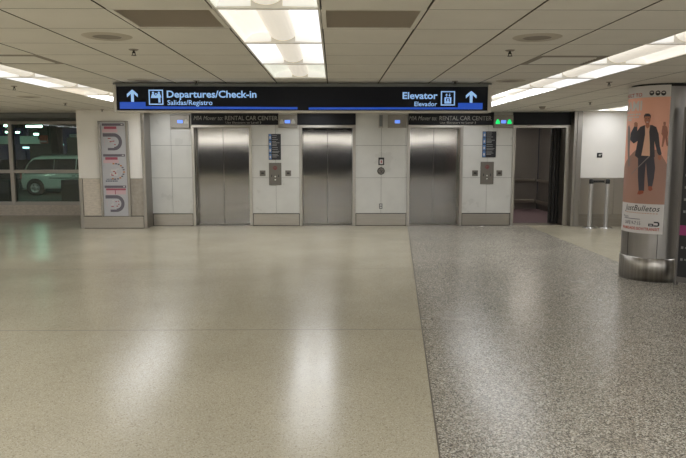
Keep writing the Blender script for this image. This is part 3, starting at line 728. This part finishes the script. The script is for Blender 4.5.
# ================================================================ CEILING FIXTURES
def panel_strip(m, prof, y0, y1):
    for (xa, za), (xb, zb_) in zip(prof, prof[1:]):
        f = m.quad([(xa, y0, za), (xa, y1, za), (xb, y1, zb_), (xb, y0, zb_)]); f.smooth = True
def troffer():
    r = bpy.data.objects.new('ceiling_light', None); COL.objects.link(r)
    m = MB(); a, b, t_ = .303, .608, .014
    m.box(-a, -a+t_, -b, b, 0, .012); m.box(a-t_, a, -b, b, 0, .012); m.box(-a+t_, a-t_, -b, -b+t_, 0, .012); m.box(-a+t_, a-t_, b-t_, b, 0, .012)
    m.box(-a, a, -b, b, .115, .125); m.box(-a, -a+.006, -b, b, .012, .115); m.box(a-.006, a, -b, b, .012, .115)
    m.box(-a, a, -b, -b+.008, .012, .115); m.box(-a, a, b-.008, b, .012, .115)
    m.build('housing', 'white', r)
    for s in (-1, 1):
        m = MB(); prof = [(s*.288, .008), (s*.27, .04), (s*.23, .066), (s*.17, .078), (s*.09, .08)]
        panel_strip(m, prof, -b+.016, b-.016); m.build('diffuser', 'lampA', r)  # curved reflectors made to glow; the lamp itself hides in the basket
    for y in (-b+.014, b-.014):
        for s in (-1, 1):
            pr_ = [(s*.288, .008), (s*.27, .04), (s*.23, .066), (s*.17, .078), (s*.09, .08), (s*.09, .014)]
            m = MB(); m.quad([(x, y, z) for x, z in pr_]); m.build('end_plate', 'glowend', r)
    m = MB(); prof = [(.10*math.cos(t), .075-.062*math.sin(t)) for t in [PI*k/10 for k in range(11)]]
    panel_strip(m, prof, -b+.05, b-.05)
    for y, s in ((-b+.05, -1), (b-.05, 1)):     # rounded ends of the basket
        prev = [(x, y, z) for x, z in prof]
        for q in (.35, .7, .94):
            nxt = [(x*math.cos(q*PI/2), y+s*.034*math.sin(q*PI/2), .075-(.075-z)*math.cos(q*PI/2)) for x, z in prof]
            for k in range(10): m.quad([prev[k], prev[k+1], nxt[k+1], nxt[k]]).smooth = True
            prev = nxt
    m.build('lamp_basket', 'basket', r)
    return r
tro = troffer(); first = True
base_data = [c.data for c in tro.children if c.name.startswith('diffuser')]
def dif(o): return [c for c in o.children if c.name.startswith('diffuser')]
names = {i: 'added rear' for i in strips}; names.update({-16: 'added outermost-left', -11: 'added far-left', -6: 'left', -1: 'centre', 4: 'right', 9: 'far right'})
special = {(-1, 1): ('lampE', 'lampE'), (-6, 3): ('lampE', 'lampE'), (4, 2): ('lampE', 'lampE'), (4, 3): ('lampE', 'lampE'), (4, 0): ('lampE', 'lampE'), (-1, -1): ('lampC', 'lampC'), (-1, 0): ('lampB', 'lampE'), (-1, 2): ('lampC', 'lampC'), (-6, 4): ('lampD', 'lampB'), (4, 1): ('lampE', 'lampB'), (-6, 2): ('lampE', 'lampE')}
posw = {-1: {-1: 'nearest the camera, dull white, cut by the top of the photo', 0: 'second from the camera, left half cream and right half bright', 1: 'third from the camera, both halves bright', 2: 'last before the overhead sign, greenish and dim'}}
ordn = ['first', 'second', 'third', 'fourth', 'fifth', 'sixth', 'seventh', 'eighth', 'ninth', 'tenth', 'eleventh']
seen_from = {i: 99 for i in strips}; seen_from.update({-16: 99, -11: 99, -6: 2, -1: -1, 4: 1, 9: 6})
for i, ks in strips.items():
    n_seen = 0
    for k in ks:
        o = tro if first else copy_tree(tro); first = False
        x, y = cell(i, 2*k); o.location = (x+G/2, y+G, CH)
        if k in posw.get(i, {}): lb = 'centre row ceiling light, ' + posw[i][k]
        elif i == -6 and k == 4: lb = 'cream coloured failing ceiling light in the left row before the overhead sign'
        elif k >= seen_from[i] and not (i == -1 and k > 2):
            lb = 'recessed ceiling light, %s in view from the camera in the %s row' % (ordn[n_seen], names[i]); n_seen += 1
        elif i == -1: lb = 'recessed ceiling light in the centre row hidden behind the overhead sign'
        else: lb = 'recessed ceiling light in the %s row, out of view above or behind the camera' % names[i]
        tag(o, lb, 'ceiling light', 'recessed lights in the %s row' % (names[i] if k > -12 else 'added rear'))
        if k == -12: o['label'] = 'recessed ceiling light in the added rear row along the wall behind the camera'
        sm = special.get((i, k)) or (('lampR', 'lampR') if k == -12 else ('lampF', 'lampF') if i == -6 and k > 4 else ('lampG', 'lampG') if i == 4 and k > 4 else None)
        for d, src, mm in zip(dif(o), base_data, sm or (None, None)):
            d.data = src
            if mm: d.data = src.copy(); d.data.materials[0] = M[mm]
# return air grilles
for (i, j), lb in zip(grille_cells, ('brown return air grille in the ceiling left of the centre light row', 'brown return air grille in the ceiling right of the centre light row')):
    x, y = cell(i, j); t = thing('air_grille', (x+G/2, y+G/2, CH), lb, 'vent')
    m = MB(); a = .303; q = .028
    m.box(-a, -a+q, -a, a, 0, .012); m.box(a-q, a, -a, a, 0, .012); m.box(-a+q, a-q, -a, -a+q, 0, .012); m.box(-a+q, a-q, a-q, a, 0, .012)
    m.build('frame', 'tile', t)
    m = MB()
    for k in range(27):
        p = -a+q+.01+k*.0202; m.quad([(-a+q, p, .004), (a-q, p, .004), (a-q, p+.010, .02), (-a+q, p+.010, .02)])
    m.build('louvres', 'grille', t)
    MB().box(-a+q, a-q, -a+q, a-q, .03, .04).build('duct', 'grillehole', t)
for (i, j), lb in zip(diff_cells, ('square supply air diffuser in the ceiling next to the left light row', 'square supply air diffuser in the ceiling next to the right light row')):
    x, y = cell(i, j); t = thing('air_diffuser', (x+G/2, y+G/2, CH), lb, 'vent')
    m = MB(); a = .303
    m.box(-a, a, -a, -a+.10, 0, .01); m.box(-a, a, a-.06, a, 0, .01); m.box(-a, -a+.06, -a+.10, a-.06, 0, .01); m.box(a-.06, a, -a+.10, a-.06, 0, .01)
    m.build('frame', 'speakergrille', t)
    m = MB()
    for k in range(7):
        p = -a+.11+k*.062; m.quad([(-a+.06, p, .014), (a-.06, p, .014), (a-.06, p+.05, -.004), (-a+.06, p+.05, -.004)])
    m.build('louvres', 'white', t)
    MB().box(-a+.05, a-.05, -a+.08, a-.05, .035, .045).build('duct', 'grillehole', t)
for x, y, lb in ((-1.6, 4.745, 'round ceiling speaker left of the centre lights, nearer the camera'), (1.45, 4.745, 'round ceiling speaker right of the centre lights, nearer the camera'),
                 (-2.21, 7.7, 'round ceiling speaker above the left end of the overhead sign'), (2.06, 7.7, 'round ceiling speaker near the right end of the overhead sign'),
                 (-4.65, 10.15, 'round ceiling speaker far left beyond the left light row')):
    t = thing('ceiling_speaker', (x, y, CH), lb, 'speaker', 'round ceiling speakers')
    MB().lathe([(.10, -.007), (.155, -.007), (.172, 0)], n=40).build('rim', 'rim', t)
    MB().lathe([(.001, -.004), (.10, -.005)], n=40).build('grille', 'speakergrille', t)
for x, y, lb in ((-1.6, 5.355, 'left of the centre lights, nearer the camera'), (1.42, 5.355, 'right of the centre lights, nearer the camera'), (-1.6, 7.75, 'just above the overhead sign near Departures'),
                 (1.42, 7.75, 'just above the overhead sign near Elevator'), (-4.04, 8.43, 'left of the left light row, nearest one'), (-4.65, 11.5, 'left of the left light row, middle one'),
                 (-4.65, 13.3, 'above the terminal map wall'), (3.27, 7.83, 'right of the right light row, nearer the camera'), (4.34, 11.13, 'right of the right light row, farther from the camera')):
    t = thing('sprinkler', (x, y, CH), 'small ceiling fire sprinkler ' + lb, 'sprinkler', 'ceiling fire sprinklers')
    MB().lathe([(.001, -.008), (.030, -.008), (.04, 0)], n=20).build('escutcheon', 'speakergrille', t)
    m = MB(); m.tube((0, 0, -.008), (0, 0, -.03), .008, 8); m.tube((.010, 0, -.02), (.012, 0, -.045), .003, 6); m.tube((-.010, 0, -.02), (-.012, 0, -.045), .003, 6)
    m.build('body', 'darkmetal', t)
    MB().lathe([(.001, -.045), (.02, -.045), (.02, -.048), (.001, -.048)], n=16).build('deflector', 'darkmetal', t)
t = thing('smoke_detector', (3.9, 12.3, CH), 'small pale smoke detector on the ceiling before the open elevator', 'smoke detector')
MB().lathe([(.001, -.045), (.035, -.045), (.05, -.03), (.06, -.012), (.062, 0)], n=24).build('body', 'speakergrille', t)
MB().lathe([(.052, -.028), (.0525, -.018)], n=24).build('slot', 'darkmetal', t)

# ================================================================ WINDOW AT THE LEFT
YG = 16.3
m = MB(); m.box(-12.5, LX0, 14.55, YG+.15, 2.33, 3.0); struct(m.build('wall_soffit', 'greyband'))
m = MB(); m.box(-12.5, LX0, YG, YG+.25, 0, WZ(204, YG)-.02); struct(m.build('baseboard_window', 'granite'))
win = struct(thing('window_1', (0, 0, 0), None, None))
zt_, zb_ = WZ(124.4, YG), WZ(201.3, YG); zs = zb_-.09
mz1, mz0 = WZ(169.6, YG), WZ(173.0, YG)
m = MB(); mx_ = WX(12.0, YG)
m.box(-12.5, LX0, YG, YG+.12, zt_, 2.335); m.box(-12.5, LX0, YG, YG+.12, zs, zb_); m.box(-12.5, LX0, YG-.0, YG+.12, mz0, mz1)
for x in (mx_, mx_-2.5, mx_+2.45): m.box(x-.05, x+.05, YG-.01, YG+.14, zs, zt_)
m.build('window_frame', 'alu', win, bevel=.006)
for x in (mx_-2.5, mx_, mx_+2.45):
    for z0, z1 in ((zb_, mz0), (mz1, zt_)):
        MB().box(x-2.45 if x < mx_ else x-2.40, x-.05, YG+.05, YG+.056, z0, z1).build('pane', 'glass', win)

# ================================================================ OUTSIDE: GARAGE ROADWAY
struct(MB().box(-40, 2, YG+.3, 23.2, -.35, -.12).build('floor_sidewalk', 'concrete'))
struct(MB().box(-60, 10, 23.2, 90, -.6, -.45).build('floor_road', 'asphalt'))
m = MB(); m.box(-60, 10, YG+.3, 46, 3.15, 3.4)
for y in (20, 25, 33, 40): m.box(-60, 10, y, y+.5, 2.92, 3.15)
struct(m.build('ceiling_garage', 'darkconcrete'))
def G2(px, py, Y): return W(px, py, Y)
# pillars and far structures
def outbox(name, x0, x1, y0, y1, Y, depth, m_, label, cat, extra=None, group=None):
    a, b = G2(x0, y1, Y), G2(x1, y0, Y); z0 = a.z if y1 < 198 else -.45
    t = thing(name, ((a.x+b.x)/2, Y, z0), label, cat, group)
    hw = (b.x-a.x)/2; MB().box(-hw, hw, 0, depth, 0, b.z-z0).build(extra[0] if extra else 'body', m_, t, bevel=.02)
    return t, hw, b.z-z0
t, hw, hh_ = outbox('concrete_pillar', 32.5, 49.5, 110, 199, 38, .9, 'concrete', 'wide concrete pillar standing behind the white van', 'pillar', ('shaft',))
MB().box(-hw-.08, hw+.08, -.08, .98, 0, .25).build('plinth', 'darkconcrete', t)
t, hw, hh_ = outbox('concrete_pillar', 49.5, 57.5, 110, 199, 41, .6, 'concrete', 'narrow concrete pillar right of the wide one beyond the van', 'pillar', ('shaft',))
MB().box(-hw-.06, hw+.06, -.06, .66, 0, .25).build('plinth', 'darkconcrete', t)
t, hw, hh_ = outbox('concrete_pillar', 69.5, 78.5, 137.5, 199, 36, .6, 'concrete', 'concrete pillar under the white box near the left wall block', 'pillar', ('shaft',))
MB().box(-hw-.06, hw+.06, -.06, .66, 0, .25).build('plinth', 'darkconcrete', t)
t, hw, hh_ = outbox('white_box', 69.5, 78, 134, 137.3, 35.8, .4, 'palewall', 'small white box on top of the pillar beyond the van', 'box', ('casing',))
MB().box(-hw*.8, hw*.8, -.01, 0, hh_*.2, hh_*.8).build('cover', 'offwhite', t)
t, hw, hh_ = outbox('pale_fascia', 20, 39.4, 136, 144, 34.2, .15, 'palewall', 'pale hanging panel above the roadway left of the red sign', 'panel', ('board',))
MB().box(-hw, hw, -.03, 0, -.06, 0).build('lower_edge', 'darkconcrete', t)
t, hw, hh_ = outbox('pale_fascia', -12, 8.6, 136, 144, 34.2, .15, 'palewall', 'pale hanging panel above the roadway behind the left window pane', 'panel', ('board',))
MB().box(-hw, hw, -.03, 0, -.06, 0).build('lower_edge', 'darkconcrete', t)
t, hw, hh_ = outbox('red_sign', 39.6, 47, 135.2, 143.4, 34.0, .12, mat('faded_red', rgb(190, 84, 70), .6), 'faded red sign hanging above the roadway beyond the van', 'sign', ('board',))
MB().box(-hw*.85, hw*.85, -.01, 0, hh_*.12, hh_*.34).build('pale_stripe', 'pale', t)
t, hw, hh_ = outbox('utility_box', 61.8, 86, 180, 205, 21.5, .5, 'greyband', 'grey utility box outside the window in front of the van', 'box', ('cabinet',))
MB().box(-hw+.03, hw-.03, -.01, 0, .1, hh_-.06).build('door', 'greyband', t)
t, hw, hh_ = outbox('utility_box', -14, 8, 180.5, 205, 21.5, .5, 'greyband', 'grey utility box outside the leftmost window pane', 'box', ('cabinet',))
MB().box(-hw+.03, hw-.03, -.01, 0, .1, hh_-.06).build('door', 'greyband', t)
for o in [c for c in COL.objects if c.name.startswith(('pale_fascia', 'red_sign'))]:
    m = MB(); zz = 3.15-o.location.z
    for s_ in (-.25, .25): m.box(s_-.02, s_+.02, .02, .08, .2, zz)
    m.build('hanger', 'darkmetal', o)
# back wall of the roadway, low
struct(MB().box(-60, 10, 46, 46.3, -.45, .9).build('wall_garage', 'darkconcrete'))
# green tubes, plus unseen strong ones added to brighten the roadway
for (px, py, Y, L_, lb) in ((34, 126.2, 26, .62, 'bright green fluorescent lamp above the van'), (17.5, 132.2, 33, .16, 'small green lamp just right of the window mullion'),
                            (36.2, 134.0, 30.5, .2, 'small pale green lamp below the bright one'), (8.2, 132, 33, .25, 'small green lamp behind the left pane beside the mullion'),
                            (7.5, 125.5, 26, .25, 'green lamp high behind the left pane'), (-60, 126, 26, .9, 'added green fluorescent lamp outside, left of view'), (110, 118, 34, .9, 'added green fluorescent lamp outside, farther one hidden by the left wall block'), (100, 122, 28, .9, 'added green fluorescent lamp outside, hidden by the left wall block')):
    p = G2(px, py, Y); t = thing('garage_lamp', p, lb, 'lamp', 'green fluorescent lamps of the garage')
    L_ *= .5 if L_ < .9 else 1
    MB().box(-L_, L_, -.08, .08, .03, .09).build('housing', 'darkmetal', t)
    MB().box(-L_*.95, L_*.95, -.06, .06, -.045, .03).build('tube', 'added_tube' if L_ >= .9 else 'tube', t, bevel=.01)
    MB().box(-.015, .015, -.015, .015, .09, max(.12, 2.92-p.z if Y in (25,) else 3.15-p.z)).build('hanger', 'darkmetal', t)
for px, py, s_, lb in ((26, 148.5, .16, 'cluster of distant cool lights beyond the roadway'), (61.5, 145.2, .1, 'single distant cool light right of the pillars')):
    p = G2(px, py, 60); t = thing('distant_lamp', (p.x, p.y, -.45), lb, 'lamp', 'distant lights in the night')
    MB().tube((0, 0, 0), (0, 0, p.z+.45), .05, 8).build('pole', 'darkmetal', t)
    MB().box(-s_*1.6, s_*1.6, -.1, .1, p.z+.45, p.z+.45+s_).build('head', 'farlight', t)

# ---------------------------------------------------------------- minivan
VY = 30.0; vx0 = WX(18.5, VY); GZ = -.45
van = thing('minivan', (vx0, VY+.98, GZ), 'white minivan with dark tinted windows parked outside the window', 'van')
# (x, roof z, belt half width, roof half width, low z)
ST = [(0, 1.02, .80, .70), (.04, 1.12, .86, .66), (.25, 1.45, .93, .64), (.5, 1.70, .96, .64), (.85, 1.79, .98, .66), (1.6, 1.82, .98, .68), (2.6, 1.81, .98, .68), (3.3, 1.72, .98, .64), (3.75, 1.42, .98, .66), (4.1, 1.10, .97, .72), (4.6, 1.0, .94, .74), (4.95, .86, .86, .72), (5.02, .6, .74, .66)]
bm = bmesh.new(); rings = []
for x, zr, wb, wr in ST:
    belt = min(1.0, zr-.03)
    half = [(wb*.9, .24), (wb*.985, .34), (wb, .62), (wb*.985, belt-.08), (wb*.95, belt), (wr+(wb*.95-wr)*.18, zr-.07 if zr > 1.12 else belt+.01), (wr*.6, zr), ]
    pts = [(x, -a, b) for a, b in half]+[(x, a, b) for a, b in half[::-1]]
    rings.append([bm.verts.new(p) for p in pts])
n = len(rings[0])
for A, B in zip(rings, rings[1:]):
    for k in range(n): f = bm.faces.new((A[k], B[k], B[(k+1) % n], A[(k+1) % n])); f.smooth = True
bm.faces.new(rings[0]); bm.faces.new(rings[-1][::-1]); bmesh.ops.recalc_face_normals(bm, faces=bm.faces)
me = bpy.data.meshes.new('body'); bm.to_mesh(me); bm.free(); me.materials.append(M['vanpaint'])
o = bpy.data.objects.new('body', me); COL.objects.link(o); o.parent = van
b = o.modifiers.new('bevel', 'BEVEL'); b.width = .02; b.segments = 2; b.limit_method = 'ANGLE'; b.angle_limit = .6
def greenhouse(x, z):   # half width of the side glass plane
    return .945-(z-1.0)/.72*.20
def side_glass(pts, name='window'):
    for s in (-1, 1):
        m = MB(); A = [(x, s*(greenhouse(x, z)+.012), z) for x, z in pts]; B = [(x, s*(greenhouse(x, z)-.02), z) for x, z in pts]
        n = len(pts); m.quad(A); m.quad(B[::-1])
        for k in range(n): m.quad([A[k], A[(k+1) % n], B[(k+1) % n], B[k]])
        m.build(name, 'tint', van)
side_glass([(.28, 1.05), (1.55, 1.05), (1.55, 1.64), (.62, 1.62), (.42, 1.44)])
side_glass([(1.58, 1.05), (2.55, 1.05), (2.55, 1.65), (1.58, 1.65)])
side_glass([(2.60, 1.05), (3.75, 1.08), (3.35, 1.50), (3.1, 1.62), (2.60, 1.64)])
MB().quad([(3.42, -.56, 1.68), (3.42, .56, 1.68), (4.10, .72, 1.14), (4.10, -.72, 1.14)]).id_data if False else None
m = MB(); m.box(3.40, 3.43, -.55, .55, 1.66, 1.68); m.quad([(3.40, -.58, 1.70), (3.40, .58, 1.70), (4.12, .76, 1.12), (4.12, -.76, 1.12)]); m.build('windshield', 'tint', van)
m = MB(); m.quad([(.02, -.62, 1.12), (.02, .62, 1.12), (.40, .55, 1.66), (.40, -.55, 1.66)]); m.build('rear_window', 'tint', van)
for wx in (.72, 3.95):
    for s in (-1, 1):
        MB().lathe([(.001, s*.985), (.40, s*.985), (.40, s*.78)], (wx, 0, .36), 32, 'y').build('wheel_arch', 'rubber', van)
        wl = MB().lathe([(.17, s*.80), (.33, s*.80), (.335, s*.86), (.335, s*.96), (.315, s*1.0), (.21, s*1.0)], (wx, 0, .335), 32, 'y').build('tyre', 'rubber', van)
        m = MB().lathe([(.001, s*1.002), (.05, s*1.002), (.06, s*.99), (.20, s*.985), (.215, s*1.003)], (wx, 0, .335), 32, 'y'); m.build('hub', 'hub', wl)
        m = MB()
        for q in range(5):
            a = q*2*PI/5+.6; c, sn = math.cos(a), math.sin(a)
            m.prism([(wx+c*.07-sn*.03, .335+sn*.07+c*.03), (wx+c*.17-sn*.05, .335+sn*.17+c*.05), (wx+c*.17+sn*.0, .335+sn*.17-c*.0)], 'y', s*.998, s*1.004)
        m.build('hub_slots', 'rubber', wl)
MB().box(1.35, 3.2, -.995, -.97, .76, .80).build('side_moulding', 'vantrim', van)
MB().box(.25, 3.6, -.965, -.94, .955, .985).build('belt_moulding', 'vantrim', van)
MB().box(1.15, 3.5, -.93, .93, .16, .30).build('sill', 'vantrim', van)
MB().box(-.08, .42, -.86, .86, .28, .60).build('rear_bumper', 'vantrim', van, bevel=.05)
MB().box(4.75, 5.1, -.82, .82, .26, .56).build('front_bumper', 'vanpaint', van, bevel=.06)
for s in (-1, 1):
    MB().box(-.02, .08, s*.80-.07, s*.80+.07, .74, 1.02).build('tail_light', 'taillight', van, bevel=.02)
    MB().box(4.80, 4.98, s*.68-.14, s*.68+.14, .64, .78).build('headlight', 'offwhite', van, bevel=.03)
    MB().box(3.55, 3.75, s*1.06-.09, s*1.06+.09, 1.02, 1.18).build('mirror', 'vanpaint', van, bevel=.03)
    for x in (2.48, 2.72): MB().box(x-.08, x+.08, s*.985-.015, s*.985+.015, .86, .895).build('door_handle', 'vantrim', van)
for s in (-1, 1): MB().box(.9, 2.9, s*.52-.02, s*.52+.02, 1.84, 1.87).build('roof_rail', 'vantrim', van)
m = MB()
for x in (1.95, 2.3): m.box(x, x+.04, -1.0, -.985, .55, .56)
lettering('TAXI', 2.9, 3.35, -.99, .84, .92, 'navy', van) if False else None
m.bm.free()
